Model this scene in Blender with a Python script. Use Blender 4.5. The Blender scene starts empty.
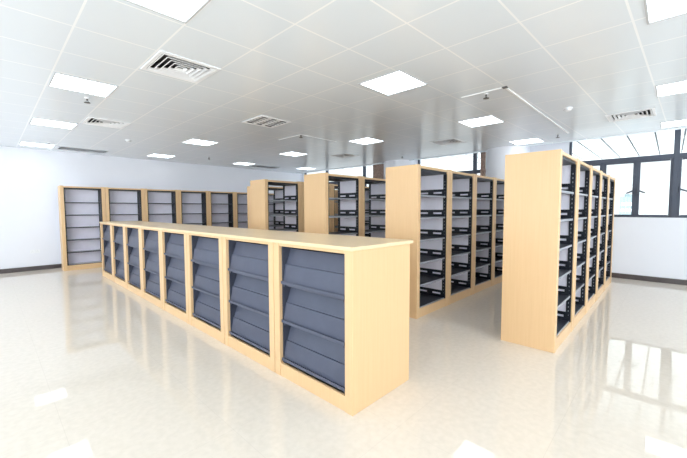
import bpy, bmesh, math, random
from mathutils import Matrix, Vector

# ------------------------------------------------------------------ camera, world, exposure
scene = bpy.context.scene
COL = scene.collection

cam_data = bpy.data.cameras.new("camera")
cam = bpy.data.objects.new("camera", cam_data)
COL.objects.link(cam)
cam_data.sensor_fit = 'HORIZONTAL'
cam_data.sensor_width = 36.0
cam_data.lens = 341.45 * 36.0 / 687.0
cam_data.clip_start = 0.05
cam_data.clip_end = 400
fw = Vector((0.72085823, 0.69063178, -0.0582336))
rt = Vector((0.69167064, -0.7222063, -0.00312793))
up = Vector((0.04421692, 0.03802367, 0.99829808))
cam.matrix_world = Matrix(((rt.x, up.x, -fw.x, 0.0),
                           (rt.y, up.y, -fw.y, 0.0),
                           (rt.z, up.z, -fw.z, 1.5),
                           (0, 0, 0, 1)))
scene.camera = cam

world = bpy.data.worlds.new("overcast_sky")
scene.world = world
world.use_nodes = True
bg = world.node_tree.nodes["Background"]
bg.inputs[0].default_value = (0.90, 0.95, 1.0, 1)
SKY, SKY_SUNNY = 1.08, 6.5
# the sky is brightest on the sunny side of the building (behind the camera)
wn = world.node_tree
wtc = wn.nodes.new("ShaderNodeTexCoord")
wdot = wn.nodes.new("ShaderNodeVectorMath"); wdot.operation = 'DOT_PRODUCT'
wdot.inputs[1].default_value = (-0.66, -0.74, 0.12)
wmr = wn.nodes.new("ShaderNodeMapRange"); wmr.interpolation_type = 'SMOOTHSTEP'
wmr.inputs["From Min"].default_value = -0.2
wmr.inputs["From Max"].default_value = 0.9
wmr.inputs["To Min"].default_value = SKY
wmr.inputs["To Max"].default_value = SKY_SUNNY
wn.links.new(wtc.outputs["Generated"], wdot.inputs[0])
wn.links.new(wdot.outputs["Value"], wmr.inputs["Value"])
wn.links.new(wmr.outputs["Result"], bg.inputs[1])
PANEL = 3.2

scene.view_settings.view_transform = 'Standard'
scene.view_settings.look = 'None'
scene.view_settings.gamma = 1.0
scene.view_settings.use_curve_mapping = False
scene.view_settings.exposure = 0.38
scene.cycles.diffuse_bounces = 6
scene.cycles.max_bounces = 12

# ------------------------------------------------------------------ materials
def mat(name):
    m = bpy.data.materials.new(name)
    m.use_nodes = True
    nt = m.node_tree
    return m, nt, nt.nodes["Principled BSDF"]

def plain(name, col, rough=0.5, metal=0.0, spec=0.5, var=0.03, scale=9.0):
    """procedural material: a base colour with a faint cloudy variation"""
    m, nt, b = mat(name)
    tc = nt.nodes.new("ShaderNodeTexCoord")
    n = nt.nodes.new("ShaderNodeTexNoise")
    n.inputs["Scale"].default_value = scale
    n.inputs["Detail"].default_value = 3
    r = nt.nodes.new("ShaderNodeValToRGB")
    r.color_ramp.elements[0].position = 0.3
    r.color_ramp.elements[1].position = 0.7
    r.color_ramp.elements[0].color = tuple(c * (1 - var) for c in col) + (1,)
    r.color_ramp.elements[1].color = tuple(min(1, c * (1 + var)) for c in col) + (1,)
    nt.links.new(tc.outputs["Object"], n.inputs["Vector"])
    nt.links.new(n.outputs["Fac"], r.inputs["Fac"])
    nt.links.new(r.outputs["Color"], b.inputs["Base Color"])
    b.inputs["Roughness"].default_value = rough
    b.inputs["Metallic"].default_value = metal
    b.inputs["Specular IOR Level"].default_value = spec
    return m

def wood(name, c1, c2, axis='Z', rough=0.38):
    m, nt, b = mat(name)
    tc = nt.nodes.new("ShaderNodeTexCoord")
    mp = nt.nodes.new("ShaderNodeMapping")
    s = [60, 60, 60]
    s['XYZ'.index(axis)] = 1.6
    mp.inputs["Scale"].default_value = s
    n = nt.nodes.new("ShaderNodeTexNoise")
    n.inputs["Scale"].default_value = 1.0
    n.inputs["Detail"].default_value = 5
    n.inputs["Distortion"].default_value = 0.4
    r = nt.nodes.new("ShaderNodeValToRGB")
    r.color_ramp.elements[0].position = 0.35
    r.color_ramp.elements[1].position = 0.68
    r.color_ramp.elements[0].color = c2 + (1,)
    r.color_ramp.elements[1].color = c1 + (1,)
    nt.links.new(tc.outputs["Object"], mp.inputs["Vector"])
    nt.links.new(mp.outputs["Vector"], n.inputs["Vector"])
    nt.links.new(n.outputs["Fac"], r.inputs["Fac"])
    nt.links.new(r.outputs["Color"], b.inputs["Base Color"])
    b.inputs["Roughness"].default_value = rough
    return m

def emit(name, col, strength):
    m, nt, b = mat(name)
    b.inputs["Base Color"].default_value = (0.9, 0.9, 0.9, 1)
    b.inputs["Emission Color"].default_value = col + (1,)
    b.inputs["Emission Strength"].default_value = strength
    return m

def mnode(nt, op, a, b=None):
    n = nt.nodes.new("ShaderNodeMath")
    n.operation = op
    for i, v in enumerate((a, b)):
        if v is None:
            continue
        if isinstance(v, (int, float)):
            n.inputs[i].default_value = v
        else:
            nt.links.new(v, n.inputs[i])
    return n.outputs[0]

def line_mask(nt, coord, offset, pitch, half):
    """1 on a line of half-width `half` repeated every `pitch`"""
    t = mnode(nt, 'ADD', coord, -offset + pitch * 400.5)
    t = mnode(nt, 'MODULO', t, pitch)
    t = mnode(nt, 'SUBTRACT', t, pitch * 0.5)
    t = mnode(nt, 'ABSOLUTE', t)
    return mnode(nt, 'LESS_THAN', t, half)

BEECH = wood("beech_laminate", (0.735, 0.495, 0.275), (0.71, 0.47, 0.255))
BEECH_TOP = wood("beech_worktop", (0.80, 0.62, 0.40), (0.765, 0.58, 0.36), axis='Y', rough=0.3)
STEEL = plain("charcoal_steel", (0.010, 0.012, 0.020), spec=0.35, rough=0.42, var=0.06)
SHELF = plain("grey_steel_shelf", (0.030, 0.034, 0.047), rough=0.40, var=0.05)
LILAC = plain("pale_lilac_steel", (0.88, 0.85, 0.96), rough=0.5, var=0.02)
EDGE = plain("grey_shelf_edge", (0.30, 0.31, 0.35), rough=0.4, var=0.03)
PALE = plain("light_grey_shelf", (0.55, 0.55, 0.60), rough=0.45, var=0.03)
SLATE = plain("slate_blue_steel", (0.078, 0.087, 0.130), rough=0.42, var=0.05)
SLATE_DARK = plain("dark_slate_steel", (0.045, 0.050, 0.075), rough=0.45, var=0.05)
WALL = plain("white_wall_paint", (0.79, 0.80, 0.86), rough=0.7, var=0.012, scale=1.5)
PLASTIC = plain("white_plastic", (0.82, 0.83, 0.86), rough=0.35, var=0.01)
LOUVRE = plain("white_louvre_metal", (0.86, 0.86, 0.88), rough=0.4, var=0.02)
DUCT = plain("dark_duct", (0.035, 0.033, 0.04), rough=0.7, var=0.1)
GREYGRILLE = plain("grey_grille_metal", (0.50, 0.51, 0.53), rough=0.45, var=0.03)
BASEB = plain("dark_brown_skirting", (0.055, 0.038, 0.036), rough=0.3, var=0.2, scale=20)
FRAME = plain("dark_grey_aluminium", (0.045, 0.055, 0.085), rough=0.4, var=0.04)
METAL = plain("dark_sprinkler_metal", (0.10, 0.095, 0.09), rough=0.35, metal=0.6)
CURT = plain("brown_curtain_cloth", (0.50, 0.37, 0.31), rough=0.9, var=0.25, scale=25)
CONC = plain("pale_render", (0.80, 0.83, 0.83), rough=0.8, var=0.02, scale=2)
JOINT = plain("dark_joint", (0.05, 0.055, 0.06), rough=0.8)
TOWER = plain("pale_green_render", (0.165, 0.215, 0.225), rough=0.8, var=0.05)
LAMP = emit("lit_diffuser", (0.84, 0.93, 1.0), PANEL)

# polished cream floor
FLOOR, nt, b = mat("polished_cream_tile")
tc = nt.nodes.new("ShaderNodeTexCoord")
n1 = nt.nodes.new("ShaderNodeTexNoise"); n1.inputs["Scale"].default_value = 22; n1.inputs["Detail"].default_value = 6
r1 = nt.nodes.new("ShaderNodeValToRGB")
r1.color_ramp.elements[0].position = 0.34; r1.color_ramp.elements[0].color = (0.71, 0.635, 0.55, 1)
r1.color_ramp.elements[1].position = 0.66; r1.color_ramp.elements[1].color = (0.76, 0.68, 0.595, 1)
nt.links.new(tc.outputs["Object"], n1.inputs["Vector"])
nt.links.new(n1.outputs["Fac"], r1.inputs["Fac"])
sx = nt.nodes.new("ShaderNodeSeparateXYZ"); nt.links.new(tc.outputs["Object"], sx.inputs[0])
lm = mnode(nt, 'MAXIMUM', line_mask(nt, sx.outputs[0], 0.3, 0.8, 0.0015), line_mask(nt, sx.outputs[1], 0.5, 0.8, 0.0015))
mx = nt.nodes.new("ShaderNodeMix"); mx.data_type = 'RGBA'
nt.links.new(mnode(nt, 'MULTIPLY', lm, 0.35), mx.inputs[0])
nt.links.new(r1.outputs["Color"], mx.inputs[6])
mx.inputs[7].default_value = (0.55, 0.48, 0.40, 1)
nt.links.new(mx.outputs[2], b.inputs["Base Color"])
b.inputs["Roughness"].default_value = 0.03
b.inputs["IOR"].default_value = 1.5

# satin metal ceiling tiles with pale seams
CEIL, nt, b = mat("satin_ceiling_tile")
tc = nt.nodes.new("ShaderNodeTexCoord")
sx = nt.nodes.new("ShaderNodeSeparateXYZ"); nt.links.new(tc.outputs["Object"], sx.inputs[0])
yy = mnode(nt, 'ADD', sx.outputs[1], mnode(nt, 'MULTIPLY', mnode(nt, 'ADD', sx.outputs[0], -5.9), 0.035))
lm = mnode(nt, 'MAXIMUM', line_mask(nt, sx.outputs[0], 0.56, 0.62, 0.008), line_mask(nt, yy, 0.20, 0.64, 0.008))
mx = nt.nodes.new("ShaderNodeMix"); mx.data_type = 'RGBA'
nt.links.new(lm, mx.inputs[0])
mx.inputs[6].default_value = (0.81, 0.855, 0.91, 1)
mx.inputs[7].default_value = (0.97, 0.98, 1.0, 1)
nt.links.new(mx.outputs[2], b.inputs["Base Color"])
b.inputs["Roughness"].default_value = 0.25
b.inputs["IOR"].default_value = 1.65

# clear window glass: see-through with a mirror-like sheen
GLASS, nt, b = mat("clear_glass")
nt.nodes.remove(b)
out = nt.nodes["Material Output"]
tr = nt.nodes.new("ShaderNodeBsdfTransparent"); tr.inputs[0].default_value = (0.96, 0.985, 0.98, 1)
gl = nt.nodes.new("ShaderNodeBsdfGlossy"); gl.inputs["Roughness"].default_value = 0.0
fr = nt.nodes.new("ShaderNodeFresnel")
ge = nt.nodes.new("ShaderNodeNewGeometry")          # same sheen from both faces of the thin pane
nt.links.new(mnode(nt, 'ADD', mnode(nt, 'MULTIPLY', ge.outputs["Backfacing"], 1 / 1.45 - 1.45), 1.45), fr.inputs[0])
ms = nt.nodes.new("ShaderNodeMixShader")
nt.links.new(fr.outputs[0], ms.inputs[0]); nt.links.new(tr.outputs[0], ms.inputs[1]); nt.links.new(gl.outputs[0], ms.inputs[2])
nt.links.new(ms.outputs[0], out.inputs["Surface"])

# ------------------------------------------------------------------ mesh helpers
class MB:
    """collects shapes for ONE mesh object"""
    def __init__(self):
        self.bm = bmesh.new()

    def box(self, x0, x1, y0, y1, z0, z1, bev=0.0, m=0):
        r = bmesh.ops.create_cube(self.bm, size=1.0)
        vs = r['verts']
        for v in vs:
            v.co = Vector(((x0 + x1) / 2 + v.co.x * (x1 - x0), (y0 + y1) / 2 + v.co.y * (y1 - y0), (z0 + z1) / 2 + v.co.z * (z1 - z0)))
        fs = list({f for v in vs for f in v.link_faces})
        for f in fs:
            f.material_index = m
        if bev > 0:
            es = list({e for v in vs for e in v.link_edges})
            bmesh.ops.bevel(self.bm, geom=es, offset=bev, segments=2, affect='EDGES', profile=0.5)
        return self

    def prism(self, pts, axis, a, b):
        """extrude a closed 2-D outline along axis from a to b"""
        def P(p, t):
            return {'X': Vector((t, p[0], p[1])), 'Y': Vector((p[0], t, p[1])), 'Z': Vector((p[0], p[1], t))}[axis]
        v0 = [self.bm.verts.new(P(p, a)) for p in pts]
        v1 = [self.bm.verts.new(P(p, b)) for p in pts]
        k = len(pts)
        self.bm.faces.new(v0); self.bm.faces.new(v1)
        for i in range(k):
            self.bm.faces.new((v0[i], v0[(i + 1) % k], v1[(i + 1) % k], v1[i]))
        return self

    def lathe(self, prof, cx=0, cy=0, seg=24):
        """turn (radius, z) outline about a vertical axis"""
        rings = []
        for r, z in prof:
            if r < 1e-6:
                rings.append([self.bm.verts.new((cx, cy, z))])
            else:
                rings.append([self.bm.verts.new((cx + r * math.cos(2 * math.pi * i / seg), cy + r * math.sin(2 * math.pi * i / seg), z)) for i in range(seg)])
        for A, B in zip(rings, rings[1:]):
            for i in range(seg):
                j = (i + 1) % seg
                if len(A) == 1 and len(B) == 1:
                    continue
                if len(A) == 1:
                    self.bm.faces.new((A[0], B[i], B[j]))
                elif len(B) == 1:
                    self.bm.faces.new((A[i], B[0], A[j]))
                else:
                    self.bm.faces.new((A[i], B[i], B[j], A[j]))
        return self

    def quad(self, *ps):
        self.bm.faces.new([self.bm.verts.new(p) for p in ps])
        return self

    def build(self, name, material, parent=None, smooth=False, label=None):
        bmesh.ops.recalc_face_normals(self.bm, faces=self.bm.faces[:])
        me = bpy.data.meshes.new(name)
        self.bm.to_mesh(me)
        self.bm.free()
        if isinstance(material, (list, tuple)):
            for mm in material:
                me.materials.append(mm)
        else:
            me.materials.append(material)
        if smooth:
            for p in me.polygons:
                p.use_smooth = True
        o = bpy.data.objects.new(name, me)
        COL.objects.link(o)
        if parent is not None:
            o.parent = parent
        if label:
            o['label'] = label
        return o

def tag(o, label, cat, group=None):
    o['label'] = label
    o['category'] = cat
    if group:
        o['group'] = group
    return o

def structure(o):
    o['kind'] = 'structure'
    return o

def empty(name, loc, rz=0.0):
    o = bpy.data.objects.new(name, None)
    o.empty_display_size = 0.1
    COL.objects.link(o)
    o.location = loc
    o.rotation_euler = (0, 0, rz)
    return o

def copy_tree(o, parent=None):
    c = o.copy()
    COL.objects.link(c)
    if parent is not None:
        c.parent = parent
    for ch in list(o.children):
        copy_tree(ch, c)
    return c

# ------------------------------------------------------------------ room shell
XL, XR, YF, YB, ZC, ZT = -2.6, 9.35, -4.2, 11.40, 3.0, 3.3
XCE = 9.02                                # the tile ceiling stops short of the window wall (blind slot)

structure(MB().box(XL - .15, XR + .15, YF - .15, YB + .15, -0.12, 0).build("floor", FLOOR))

# ceiling lights and vents: centre x, centre y (each 0.6 m tile)
LIGHTS = [
    (0.88, 2.58, "lit square ceiling panel cut by the top edge of the photo, left of centre"),
    (0.88, 5.21, "lit square ceiling panel at the far left, largest of the three along the left seam"),
    (0.88, 7.83, "lit square ceiling panel, middle one of the three along the far left seam"),
    (0.88, 10.62, "lit square ceiling panel at the far left, nearest the white back wall"),
    (3.45, 2.47, "large lit square ceiling panel above the display counter, top centre of the photo"),
    (3.38, 7.67, "lit square ceiling panel above the far end of the counter, left of the crate-pattern grille"),
    (3.45, 10.35, "small lit square ceiling panel just before the white wall, above the wall bookcases"),
    (3.50, -0.10, "lit square ceiling panel cut by the top right corner of the photo"),
    (6.05, -0.10, "lit square ceiling panel at the right edge beside the louvred vent"),
    (8.55, -0.10, "lit square ceiling panel at the right edge closest to the windows"),
    (5.98, 2.43, "lit square ceiling panel up and left of the nearest tall bookcase end"),
    (8.45, 2.40, "lit square ceiling panel in front of the round column, just above the nearest bookcase"),
    (5.88, 4.93, "small lit square ceiling panel above the tall bookcases, directly behind the large central panel"),
    (5.85, 7.48, "small lit square ceiling panel above the third and fourth tall bookcase rows"),
    (5.93, 10.20, "small lit square ceiling panel by the white wall, left above the fourth bookcase row"),
    (8.25, 9.80, "faint lit square ceiling panel in the far corner by the back wall"),
    (0.90, -0.05, None), (-1.65, 5.21, None), (-1.65, 2.58, None), (-1.65, -0.05, None),  # panels without a label are unseen, added for extra light
    (0.90, -2.70, None), (3.50, -2.70, None), (6.05, -2.70, None),
]
VENTS = [   # x, y, kind, label
    (1.50, 3.83, 'louvre', "large four-way louvred vent at the upper left between the two biggest light panels"),
    (1.50, 7.12, 'louvre', "four-way louvred vent at the left beside the middle light panel of the left seam"),
    (3.40, 5.08, 'crate', "crate-pattern ceiling grille over the middle of the counter, left of centre"),
    (7.03, 6.70, 'louvre', "small four-way louvred vent above the third tall bookcase row"),
    (7.24, 3.68, 'louvre', "dark four-way louvred vent above the second tall bookcase row"),
    (7.27, 0.53, 'louvre', "four-way louvred vent at the right in front of the window wall"),
    (1.75, 10.72, 'panel', "faint grey slotted return grille at the far left against the back wall"),
    (6.90, 10.45, 'panel', "faint grey slotted return grille by the back wall above the fourth bookcase row"),
]
holes = [(x - .29, x + .29, y - .29, y + .29) for x, y, l in LIGHTS]
for x, y, k, l in VENTS:
    holes.append((x - .27, x + .27, y - .27, y + .27) if k != 'panel' else (x - .48, x + .48, y - .22, y + .22))
xs = sorted({XL, XCE} | {h[0] for h in holes} | {h[1] for h in holes})
ys = sorted({YF, YB} | {h[2] for h in holes} | {h[3] for h in holes})
mb = MB()
for i in range(len(xs) - 1):
    for j in range(len(ys) - 1):
        cx, cy = (xs[i] + xs[i + 1]) / 2, (ys[j] + ys[j + 1]) / 2
        if any(h[0] < cx < h[1] and h[2] < cy < h[3] for h in holes):
            continue
        mb.quad((xs[i], ys[j], ZC), (xs[i], ys[j + 1], ZC), (xs[i + 1], ys[j + 1], ZC), (xs[i + 1], ys[j], ZC))
mb.box(XL - .15, XR + .15, YF - .15, YB + .15, ZT, ZT + .12)
mb.box(XCE, XCE + .02, YF, YB, ZC - .03, ZT)
structure(mb.build("ceiling", CEIL))

structure(MB().box(XL - .15, XR + .15, YB, YB + .15, 0, ZT).build("wall_back", WALL))
LO, FO = (-3.6, 10.4), (-1.9, 8.8)          # unseen window bands added behind the camera to brighten the room
mb = MB()
mb.box(XL - .2, XL, YF, YB, 0, .85); mb.box(XL - .2, XL, YF, YB, 2.92, ZT)
mb.box(XL - .2, XL, YF, LO[0], .85, 2.92); mb.box(XL - .2, XL, LO[1], YB, .85, 2.92)
structure(mb.build("wall_left", WALL))
mb = MB()
mb.box(XL - .2, XR + .2, YF - .2, YF, 0, .85); mb.box(XL - .2, XR + .2, YF - .2, YF, 2.92, ZT)
mb.box(XL - .2, FO[0], YF - .2, YF, .85, 2.92); mb.box(FO[1], XR + .2, YF - .2, YF, .85, 2.92)
structure(mb.build("wall_front", WALL))

# window wall: sill, piers, head
SILL, HEAD, RAIL = 1.31, 3.22, 2.52
OPEN = [(-3.55, 1.75), (3.60, 5.76), (6.86, 11.25)]
mb = MB()
mb.box(XR, XR + .2, YF, YB, 0, SILL)
mb.box(XR, XR + .2, YF, YB, HEAD, ZT)
edges = [YF] + [v for o in OPEN for v in o] + [YB]
for a, bb in zip(edges[0::2], edges[1::2]):
    mb.box(XR, XR + .2, a, bb, SILL, HEAD)
structure(mb.build("wall_right", WALL))

structure(MB().box(XL, XR, YB - .02, YB, 0, .105, .004).build("baseboard_back", BASEB))
structure(MB().box(XR - .02, XR, YF, YB - .02, 0, .105, .004).build("baseboard_right", BASEB))

# round columns standing in the window wall
for k, yc in ((1, 3.04), (2, 6.33)):
    structure(MB().lathe([(.0, 0), (.5, 0), (.5, ZT), (0, ZT)], 9.2, yc, 64).build("wall_column_%s" % ("near", "far")[k - 1], WALL, smooth=False))

def window(idx, y0, y1, mull, casements, loc=None, rz=0.0, SILL=SILL, HEAD=HEAD, RAIL=RAIL):
    w = empty("window_%d" % idx, loc or (XR + .05, (y0 + y1) / 2, SILL), rz)
    structure(w)
    oy = (y0 + y1) / 2
    H = HEAD - SILL
    f = MB()
    a, c = y0 - oy, y1 - oy
    f.box(-.03, .05, a, c, 0, .03, .003)
    f.box(-.03, .05, a, c, H - .05, H, .003)
    f.box(-.03, .05, a, a + .05, 0, H, .003)
    f.box(-.03, .05, c - .05, c, 0, H, .003)
    f.box(-.034, .05, a + .04, c - .04, RAIL - SILL - .045, RAIL - SILL + .045, .003)
    for m in mull:
        f.box(-.036, .05, m - oy - .045, m - oy + .045, .02, H - .02, .003)
    f.build("frame", FRAME, w)
    # transom panes
    ed = [y0] + list(mull) + [y1]
    g = MB()
    for p, q in zip(ed, ed[1:]):
        if not casements:
            MB().box(.008, .014, p - oy + .03, q - oy - .03, .04, RAIL - SILL - .03).build("pane", GLASS, w)
        MB().box(.008, .014, p - oy + .03, q - oy - .03, RAIL - SILL + .03, H - .03).build("pane", GLASS, w)
    for n, (p, q, side) in enumerate(casements):
        s = MB()
        p -= oy; q -= oy
        z0, z1 = .025, RAIL - SILL - .04
        near = lambda e: min([abs(e + oy - m) for m in list(mull) + [y0, y1]]) < .06
        tp, tq = (.035 if near(p) else .058), (.035 if near(q) else .058)
        t = .04
        s.box(-.02, .03, p, p + tp, z0, z1, .003)
        s.box(-.02, .03, q - tq, q, z0, z1, .003)
        s.box(-.02, .03, p + t - .002, q - t + .002, z0, z0 + .03, .003)
        s.box(-.02, .03, p + t - .002, q - t + .002, z1 - t, z1, .003)
        so = s.build("casement", FRAME, w)
        MB().box(.002, .008, p + t - .01, q - t + .01, z0 + .02, z1 - t + .01).build("pane", GLASS, so)
        if side:
            hy = p + t / 2 if side < 0 else q - t / 2
            h = MB()
            h.box(-.05, -.015, hy - .014, hy + .014, .49, .60, .004)
            d = -side
            h.prism([(hy, .545), (hy + d * .125, .490), (hy + d * .135, .510), (hy, .580)], 'X', -.075, -.05)
            h.build("handle", FRAME, so)
    return w

window(1, -3.55, 1.75, [-1.79, -0.04],
       [(-3.50, -2.67, 1), (-2.67, -1.835, -1), (-1.745, -1.15, 1), (-1.15, -.62, -1), (-.62, -.085, 1),
        (.005, .545, 1), (.545, 1.11, -1), (1.11, 1.70, 0)])
window(2, 3.60, 5.76, [3.96], [(4.005, 4.58, 0), (4.58, 5.15, 0), (5.15, 5.71, 0)])
window(3, 6.86, 11.25, [7.96, 9.9], [(6.91, 7.40, 0), (7.40, 7.915, 0), (8.005, 8.93, 0), (8.93, 9.855, 0), (9.945, 10.6, 0), (10.6, 11.2, 0)])

window(4, -7.0, 7.0, [-5.25, -3.5, -1.75, 0, 1.75, 3.5, 5.25], [], (XL - .05, 3.4, .85), math.pi, .85, 2.92, 2.3)  # unseen window added in the left wall as extra daylight
window(5, -5.35, 5.35, [-3.57, -1.78, 0, 1.78, 3.57], [], (3.45, YF - .05, .85), -math.pi / 2, .85, 2.92, 2.3)  # unseen front window, added for more ambient light

# pale joints-and-boards soffit of the roof outside, seen through the top panes
so = MB().box(XR + .3, 17.0, -6.0, 13.0, 3.45, 3.6).build("soffit", CONC)
so['kind'] = 'structure'
so.name = "trim_1"
jb = MB()
yv = 2.05 - 20 * .56
while yv < 13:
    jb.box(XR + .3, 17.0, yv - .018, yv + .018, 3.444, 3.4505)
    yv += .56
structure(jb.build("trim_2", JOINT))

# ------------------------------------------------------------------ tall bookcases
BW, BH, BD = 0.922, 2.093, 0.535          # unit width, height, depth
ST = 0.075                                # side panel thickness
SHELF_Z = [0.14, 0.45, 0.76, 1.07, 1.38, 1.69]

def bracket_mesh(x0, x1, d, zb):
    """upright shelf-end plate with two oblong slots, lying in the YZ plane; front-to-back length d"""
    b = MB()
    h = .105
    ya, yb_ = .035, d - .035
    s = (yb_ - ya)
    s1, s2, s3, s4 = ya + .10 * s, ya + .40 * s, ya + .60 * s, ya + .90 * s
    z0, z1, z2, z3 = zb, zb + .040, zb + .066, zb + h
    b.box(x0, x1, ya, yb_, z0, z1)
    b.box(x0, x1, ya, yb_, z2, z3)
    for p, q in ((ya, s1), (s2, s3), (s4, yb_)):
        b.box(x0, x1, p, q, z1, z2)
    return b

def post_mesh(x0, x1, y0, y1, face):
    """perforated slotted post: a U channel with a column of small raised slot rims"""
    b = MB()
    b.box(x0, x1, y0, y1, .03, BH - .035)
    return b

def make_bookcase(name, depth, backed):
    root = empty(name, (0, 0, 0))
    w, h, d = BW - .006, BH, depth
    # wooden side panels, slightly proud of the rails
    for x0, x1 in ((0, ST), (w - ST, w)):
        MB().box(x0, x1, 0, d, 0, h, .004).build("side_panel", BEECH, root)
    MB().box(ST, w - ST, .004, d - .004, h - .045, h - .010, .003).build("top_board", BEECH, root)
    k = MB().box(ST, w - ST, .006, .030, 0, .125, .003)
    k.build("kickboard", BEECH, root)
    if not backed:
        MB().box(ST, w - ST, d - .030, d - .006, 0, .125, .003).build("kickboard", BEECH, root)
    MB().box(ST + .001, w - ST - .001, .02, d - .02, h - .075, h - .046).build("top_tray", STEEL, root)
    # steel posts with slots, and the pale steel lining between them
    pw = .05
    for side in (0, 1):
        xa = ST if side == 0 else w - ST - .022
        xb = xa + .022
        ysl = [(.012, .012 + pw), (d - .012 - pw, d - .012)]
        for (ya, yb_) in ysl:
            p = MB().box(xa, xb, ya, yb_, .126, h - .076, .002)
            xf = xb if side == 0 else xa
            sgn = 1 if side == 0 else -1
            po = p.build("post", STEEL, root)
            sl = MB()
            z = .20
            while z < h - .15:
                sl.box(min(xf, xf + sgn * .0015), max(xf, xf + sgn * .0015), (ya + yb_) / 2 - .004, (ya + yb_) / 2 + .004, z, z + .018)
                z += .05
            sl.build("post_slots", EDGE, po)
        xi0, xi1 = (ST, ST + .010) if side == 0 else (w - ST - .010, w - ST)
        MB().box(xi0, xi1, .012 + pw, d - .012 - pw, .126, h - .076).build("lining", STEEL if backed else LILAC, root)
    if backed:
        MB().box(ST + .022, w - ST - .022, d - .022, d - .014, .126, h - .076).build("back_panel", LILAC, root)
    for z in SHELF_Z:
        s = MB()
        x0, x1 = ST + .024, w - ST - .024
        y0, y1 = .026, d - (.024 if backed else .026)
        s.box(x0, x1, y0, y1, z - .004, z)
        so = s.build("shelf", PALE if backed else SHELF, root)
        MB().box(x0, x1, y0 - .004, y0, z - .024, z + .001).build("shelf_edge", SHELF if backed else EDGE, so)
        if not backed:
            MB().box(x0, x1, y1, y1 + .004, z - .024, z + .001).build("shelf_edge", EDGE, so)
        for side in (0, 1):
            bx = x0 + .001 if side == 0 else x1 - .003
            bracket_mesh(bx, bx + .002, d, z).build("bracket", STEEL, so)
    return root

double_case = make_bookcase("tall_bookcase", BD, False)
wall_case = make_bookcase("wall_bookcase", 0.32, True)

ORD = ["first", "second", "third", "fourth", "fifth", "sixth", "seventh"]
ROWS = [   # x start, y front, pitch, bays, row words
    (4.000, 0.816, .934, 5, "nearest right-hand tall row"),
    (3.985, 2.445, .924, 5, "second tall row from the right"),
    (3.82, 4.07, .924, 5, "third tall row from the right"),
    (3.80, 5.78, .924, 5, "fourth tall row from the right"),
    (4.71, 7.45, .924, 4, "set-back row behind the fourth"),
]
used = False
for x0, y0, pit, nb, words in ROWS:
    for i in range(nb):
        o = double_case if not used else copy_tree(double_case)
        used = True
        o.location = (x0 + i * pit, y0, 0)
        if i == 0:
            lab = "bookcase with broad wooden end facing us in the " + words
        else:
            lab = "open bookcase, %s from the wooden end of the %s" % (ORD[i], words)
        tag(o, lab, "bookcase", "tall open bookcases in free-standing rows")
for i in range(7):
    o = wall_case if i == 0 else copy_tree(wall_case)
    o.location = (1.247 + i * .9225, 10.70, 0)
    tag(o, "empty tall bookcase against the white back wall, %s from the left end" % ORD[i], "bookcase", "tall bookcases along the back wall")

# ------------------------------------------------------------------ low display units with one long worktop
CX0, CY0, CD, CH, CP = 1.767, 1.607, 0.736, 1.230, 0.9658

def make_display():
    root = empty("display_cabinet", (0, 0, 0))
    w, d, h, t = CP - .006, CD, CH - .027, .078
    for y0, y1 in ((0, t), (w - t, w)):
        MB().box(0, d, y0, y1, 0, h, .004).build("side_panel", BEECH, root)
    MB().box(.005, .030, t, w - t, 0, .118, .003).build("kickboard", BEECH, root)
    MB().box(.005, .030, t, w - t, h - .026, h, .003).build("top_rail", BEECH, root)
    MB().box(d - .022, d - .004, t, w - t, 0, h, .002).build("back_panel", BEECH, root)
    for y0, y1 in ((t, t + .012), (w - t - .012, w - t)):
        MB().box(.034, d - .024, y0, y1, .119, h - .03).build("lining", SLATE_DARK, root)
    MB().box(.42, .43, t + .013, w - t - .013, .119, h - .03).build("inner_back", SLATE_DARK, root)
    a, bq = t + .014, w - t - .014
    for zl in (.150, .497, .844):
        # sloping board with a crease at mid height, and a folded lip along its foot
        p = [(.036, zl + .012), (.062, zl + .165), (.074, zl + .168), (.122, zl + .302), (.131, zl + .299), (.082, zl + .158), (.070, zl + .155), (.046, zl + .008)]
        so = MB().prism(p, 'Y', a, bq).build("sloping_shelf", SLATE, root)
        q = [(.012, zl - .004), (.012, zl + .022), (.016, zl + .022), (.016, zl + .002), (.06, zl + .012), (.06, zl - .030), (.056, zl - .030), (.052, zl - .004)]
        MB().prism(q, 'Y', a, bq).build("shelf_lip", SLATE, so)
        for yy in (a + .01, bq - .03):
            MB().box(.03, .05, yy, yy + .02, zl - .032, zl - .004, .002).build("support_peg", SLATE_DARK, so)
    return root

disp = make_display()
for i in range(8):
    o = disp if i == 0 else copy_tree(disp)
    o.location = (CX0, CY0 + i * CP, 0)
    lab = ("low cabinet with sloping slate-grey shelves, %s" %
           ["nearest the camera with the bare wooden end", "second from the near end of the counter", "third from the near end of the counter",
            "fourth from the near end of the counter", "fifth from the near end of the counter", "sixth from the near end of the counter",
            "last but one at the far end of the counter", "last at the far end, by the wall bookcases"][i])
    tag(o, lab, "display cabinet", "low sloping-shelf display cabinets under one worktop")
wt = MB().box(CX0 - .012, CX0 + CD + .035, CY0 - .012, CY0 + 8 * CP + .01, CH - .026, CH + .002, .004).build("worktop", BEECH_TOP)
tag(wt, "long continuous pale beech worktop lying over the eight low display cabinets", "worktop")

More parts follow.
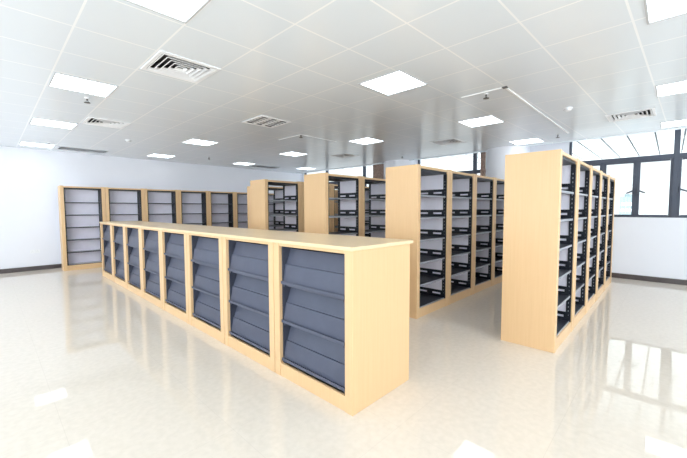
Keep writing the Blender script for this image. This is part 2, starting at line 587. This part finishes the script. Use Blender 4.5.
# ------------------------------------------------------------------ ceiling fittings
def make_light():
    r = empty("ceiling_light", (0, 0, ZC))
    f = MB()
    for s in (-1, 1):
        f.box(-.30, .30, min(s * .285, s * .30), max(s * .285, s * .30), -.006, .0)
        f.box(min(s * .285, s * .30), max(s * .285, s * .30), -.285, .285, -.006, .0)
    for s in (-1, 1):
        f.box(-.288, .288, min(s * .284, s * .288), max(s * .284, s * .288), .0, .06)
        f.box(min(s * .284, s * .288), max(s * .284, s * .288), -.284, .284, .0, .06)
    f.box(-.288, .288, -.288, .288, .06, .065)
    f.build("frame", GREYGRILLE, r)
    MB().box(-.284, .284, -.284, .284, .001, .006).build("diffuser", LAMP, r)
    return r

proto = make_light()
for i, (x, y, lab) in enumerate(LIGHTS):
    o = proto if i == 0 else copy_tree(proto)
    o.location = (x, y, ZC)
    tag(o, lab or "lit square ceiling panel added overhead for extra light, outside the picture", "ceiling light",
        "lit square ceiling panels" if lab else "added ceiling panels outside the picture")

def duct_box(hx, hy, h):
    """open-bottomed sheet-metal box above a vent"""
    b = MB()
    b.box(-hx, hx, -hy, hy, h, h + .004)
    for s in (-1, 1):
        b.box(min(s * hx, s * (hx - .003)), max(s * hx, s * (hx - .003)), -hy, hy, .001, h)
        b.box(-hx, hx, min(s * hy, s * (hy - .003)), max(s * hy, s * (hy - .003)), .001, h)
    return b

def make_louvre():
    r = empty("ceiling_vent", (0, 0, ZC))
    f = MB()
    for s in (-1, 1):
        f.box(-.30, .30, min(s * .262, s * .30), max(s * .262, s * .30), -.008, .0, .002)
        f.box(min(s * .262, s * .30), max(s * .262, s * .30), -.262, .262, -.008, .0, .002)
    f.build("frame", LOUVRE, r)
    l = MB()
    for k in range(5):                    # nested square rings of slanted blades with a flat foot
        ro = .258 - k * .050
        for q in range(4):
            R = Matrix.Rotation(q * math.pi / 2, 3, 'Z')
            prof = [(ro, -.005), (ro - .008, -.006), (ro - .024, .016), (ro - .026, .0145), (ro - .009, -.008), (ro, -.007)]
            v0 = [l.bm.verts.new(R @ Vector((-a, -a, z))) for a, z in prof]
            v1 = [l.bm.verts.new(R @ Vector((a, -a, z))) for a, z in prof]
            n = len(prof)
            for i in range(n):
                l.bm.faces.new((v0[i], v0[(i + 1) % n], v1[(i + 1) % n], v1[i]))
    l.build("louvres", LOUVRE, r)
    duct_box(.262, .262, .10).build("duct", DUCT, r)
    return r

def make_crate():
    r = empty("ceiling_grille", (0, 0, ZC))
    f = MB()
    for s in (-1, 1):
        f.box(-.30, .30, min(s * .255, s * .30), max(s * .255, s * .30), -.008, .0, .002)
        f.box(min(s * .255, s * .30), max(s * .255, s * .30), -.255, .255, -.008, .0, .002)
    f.build("frame", LOUVRE, r)
    g = MB()
    for i in range(1, 3):
        p = -.255 + .51 * i / 3
        g.box(p - .030, p + .030, -.255, .255, -.004, .001)
    for i in range(1, 6):
        p = -.255 + .51 * i / 6
        g.box(-.255, .255, p - .016, p + .016, -.003, .0)
    g.build("grid", LOUVRE, r)
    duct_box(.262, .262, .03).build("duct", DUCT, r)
    return r

def make_return():
    r = empty("return_grille", (0, 0, ZC))
    f = MB()
    for s in (-1, 1):
        f.box(-.50, .50, min(s * .205, s * .24), max(s * .205, s * .24), -.006, .0, .002)
        f.box(min(s * .465, s * .50), max(s * .465, s * .50), -.205, .205, -.006, .0, .002)
    f.build("frame", GREYGRILLE, r)
    g = MB()
    for i in range(12):
        y = -.20 + i * .0345
        g.quad((-.47, y, -.003), (.47, y, -.003), (.47, y + .033, .004), (-.47, y + .033, .004))
    g.build("slats", PLASTIC, r)
    duct_box(.472, .212, .03).build("duct", PLASTIC, r)
    return r

protos = {}
for x, y, kind, lab in VENTS:
    if kind not in protos:
        protos[kind] = {'louvre': make_louvre, 'crate': make_crate, 'panel': make_return}[kind]()
        o = protos[kind]
    else:
        o = copy_tree(protos[kind])
    o.location = (x, y, ZC)
    tag(o, lab, "ceiling vent", {'louvre': "four-way louvred ceiling vents", 'crate': None, 'panel': "grey return grilles by the back wall"}[kind])

def make_sprinkler():
    r = empty("sprinkler_head", (0, 0, ZC))
    MB().lathe([(0, 0), (.030, 0), (.028, -.008), (.014, -.014), (0, -.014)], seg=20).build("rose", PLASTIC, r, smooth=True)
    b = MB().lathe([(0, -.013), (.010, -.013), (.011, -.030), (.006, -.036), (0, -.036)], seg=14)
    for s in (-1, 1):
        b.prism([(s * .010, -.030), (s * .016, -.045), (s * .004, -.066), (s * .002, -.066), (s * .012, -.045), (s * .007, -.030)], 'Y', -.003, .003)
    b.build("body", METAL, r)
    MB().lathe([(0, -.064), (.036, -.060), (.037, -.066), (0, -.070)], seg=16).build("deflector", METAL, r)
    return r

SPR = [
    (1.00, 5.72, "small pendant sprinkler just behind the largest light of the left seam"),
    (1.03, 10.06, "tiny pendant sprinkler at the far left beside the light nearest the back wall"),
    (4.44, 5.43, "pendant sprinkler where two pale seams meet, right of the crate-pattern grille"),
    (4.47, 9.61, "tiny pendant sprinkler near the back wall, above the wall bookcases"),
    (4.58, 1.80, "pendant sprinkler above the light panel near the nearest tall bookcase"),
    (8.10, 1.72, "tiny pendant sprinkler over the nearest bookcase end, in front of the windows"),
    (8.20, 5.55, "tiny pendant sprinkler above the broad end of the second tall row"),
    (7.80, 9.30, "tiny pendant sprinkler near the far corner above the third tall row"),
]
ps = make_sprinkler()
for i, (x, y, lab) in enumerate(SPR):
    o = ps if i == 0 else copy_tree(ps)
    o.location = (x, y, ZC)
    tag(o, lab, "sprinkler", "pendant ceiling sprinklers")

def make_detector():
    r = empty("smoke_detector", (0, 0, ZC))
    MB().lathe([(0, 0), (.062, 0), (.062, -.010), (.056, -.014), (0, -.014)], seg=28).build("base", PLASTIC, r, smooth=False)
    MB().lathe([(0, -.013), (.050, -.013), (.048, -.030), (.030, -.042), (0, -.044)], seg=28).build("dome", PLASTIC, r, smooth=True)
    v = MB()
    for i in range(8):
        a = i * math.pi / 4
        c, s = .0495 * math.cos(a), .0495 * math.sin(a)
        v.box(c - .006, c + .006, s - .006, s + .006, -.029, -.019)
    v.build("vents", GREYGRILLE, r)
    return r

pd = make_detector()
for i, (x, y, lab) in enumerate(((6.09, 1.17, "round white smoke detector at the right, left of the louvred vent by the windows"),
                                 (2.18, 8.50, "round white smoke detector at the left, right of the louvred vent beside the seam"))):
    o = pd if i == 0 else copy_tree(pd)
    o.location = (x, y, ZC)
    tag(o, lab, "smoke detector", "round smoke detectors")

# small dark service hole at the junction of two seams
for i, (x, y, lab) in enumerate(((4.50, 1.54, "small dark junction clip where two bright seams meet near the nearest light panel"),)):
    r = MB().box(x - .03, x + .03, y - .03, y + .03, ZC - .012, ZC, .004).build("seam_clip", METAL)
    tag(r, lab, "ceiling clip")

# raised bright seams where the ceiling sections meet
SEAM = plain("white_seam_strip", (0.95, 0.96, 0.97), rough=0.5, var=0.01)
for n, (x, y, ly, lx) in enumerate(((4.50, 1.54, .56, 3.6), (4.44, 5.43, .75, 1.0))):
    b = MB()
    b.box(x - .011, x + .011, y, y + ly, ZC - .008, ZC)
    b.box(x + .011, x + lx, y - .011, y + .011, ZC - .008, ZC)
    structure(b.build("trim_%d" % (n + 3), SEAM))

# ------------------------------------------------------------------ small things on the walls
sk = empty("wall_socket", (0.79, YB, 0.47))
for dx in (-.048, .048):
    MB().box(dx - .043, dx + .043, -.009, 0, -.043, .043, .003).build("plate", PLASTIC, sk)
    s = MB()
    for ax, az in ((0, .015), (-.014, -.012), (.014, -.012)):
        s.box(dx + ax - .003, dx + ax + .003, -.0102, -.0085, az - .007, az + .007)
    s.build("pin_holes", GREYGRILLE, sk)
tag(sk, "white double wall socket low on the back wall left of the wall bookcases", "socket")

def curtain(y0, y1, lab):
    b = MB()
    n = 60
    pr = []
    bk = []
    for i in range(n + 1):
        t = i / n
        y = y0 + (y1 - y0) * t
        ph = t * (y1 - y0) / .07 * 2 * math.pi
        pr.append((9.235 + .028 * math.sin(ph), y))
        bk.append((9.243 + .028 * math.sin(ph), y))
    b.prism(pr + bk[::-1], 'Z', .0, ZT)
    o = b.build("curtain", CURT, smooth=False)
    tag(o, lab, "curtain", "brown curtains gathered beside the columns")

curtain(6.95, 7.42, "brown curtain gathered at the window, showing left above the second tall row's end")
curtain(3.605, 3.735, "narrow brown curtain gathered beside the round white column")

# ------------------------------------------------------------------ outside
t = empty("office_tower", (240.0, 16.9, -74))
MB().box(-8, 8, -2.8, 2.8, 0, 81.5, .05).build("tower_block", TOWER, t)
MB().box(-5, 5, -1.2, 1.2, 81.5, 83.0, .05).build("roof_hut", TOWER, t)
wb = MB()
for k in range(20):
    for j in range(3):
        wb.box(-8.06, -7.98, -2.2 + j * 1.6, -1.0 + j * 1.6, 16 + k * 3.2, 17.6 + k * 3.2)
wb.build("tower_windows", GREYGRILLE, t)
tag(t, "distant pale green tower block seen faintly through the casement window", "building")
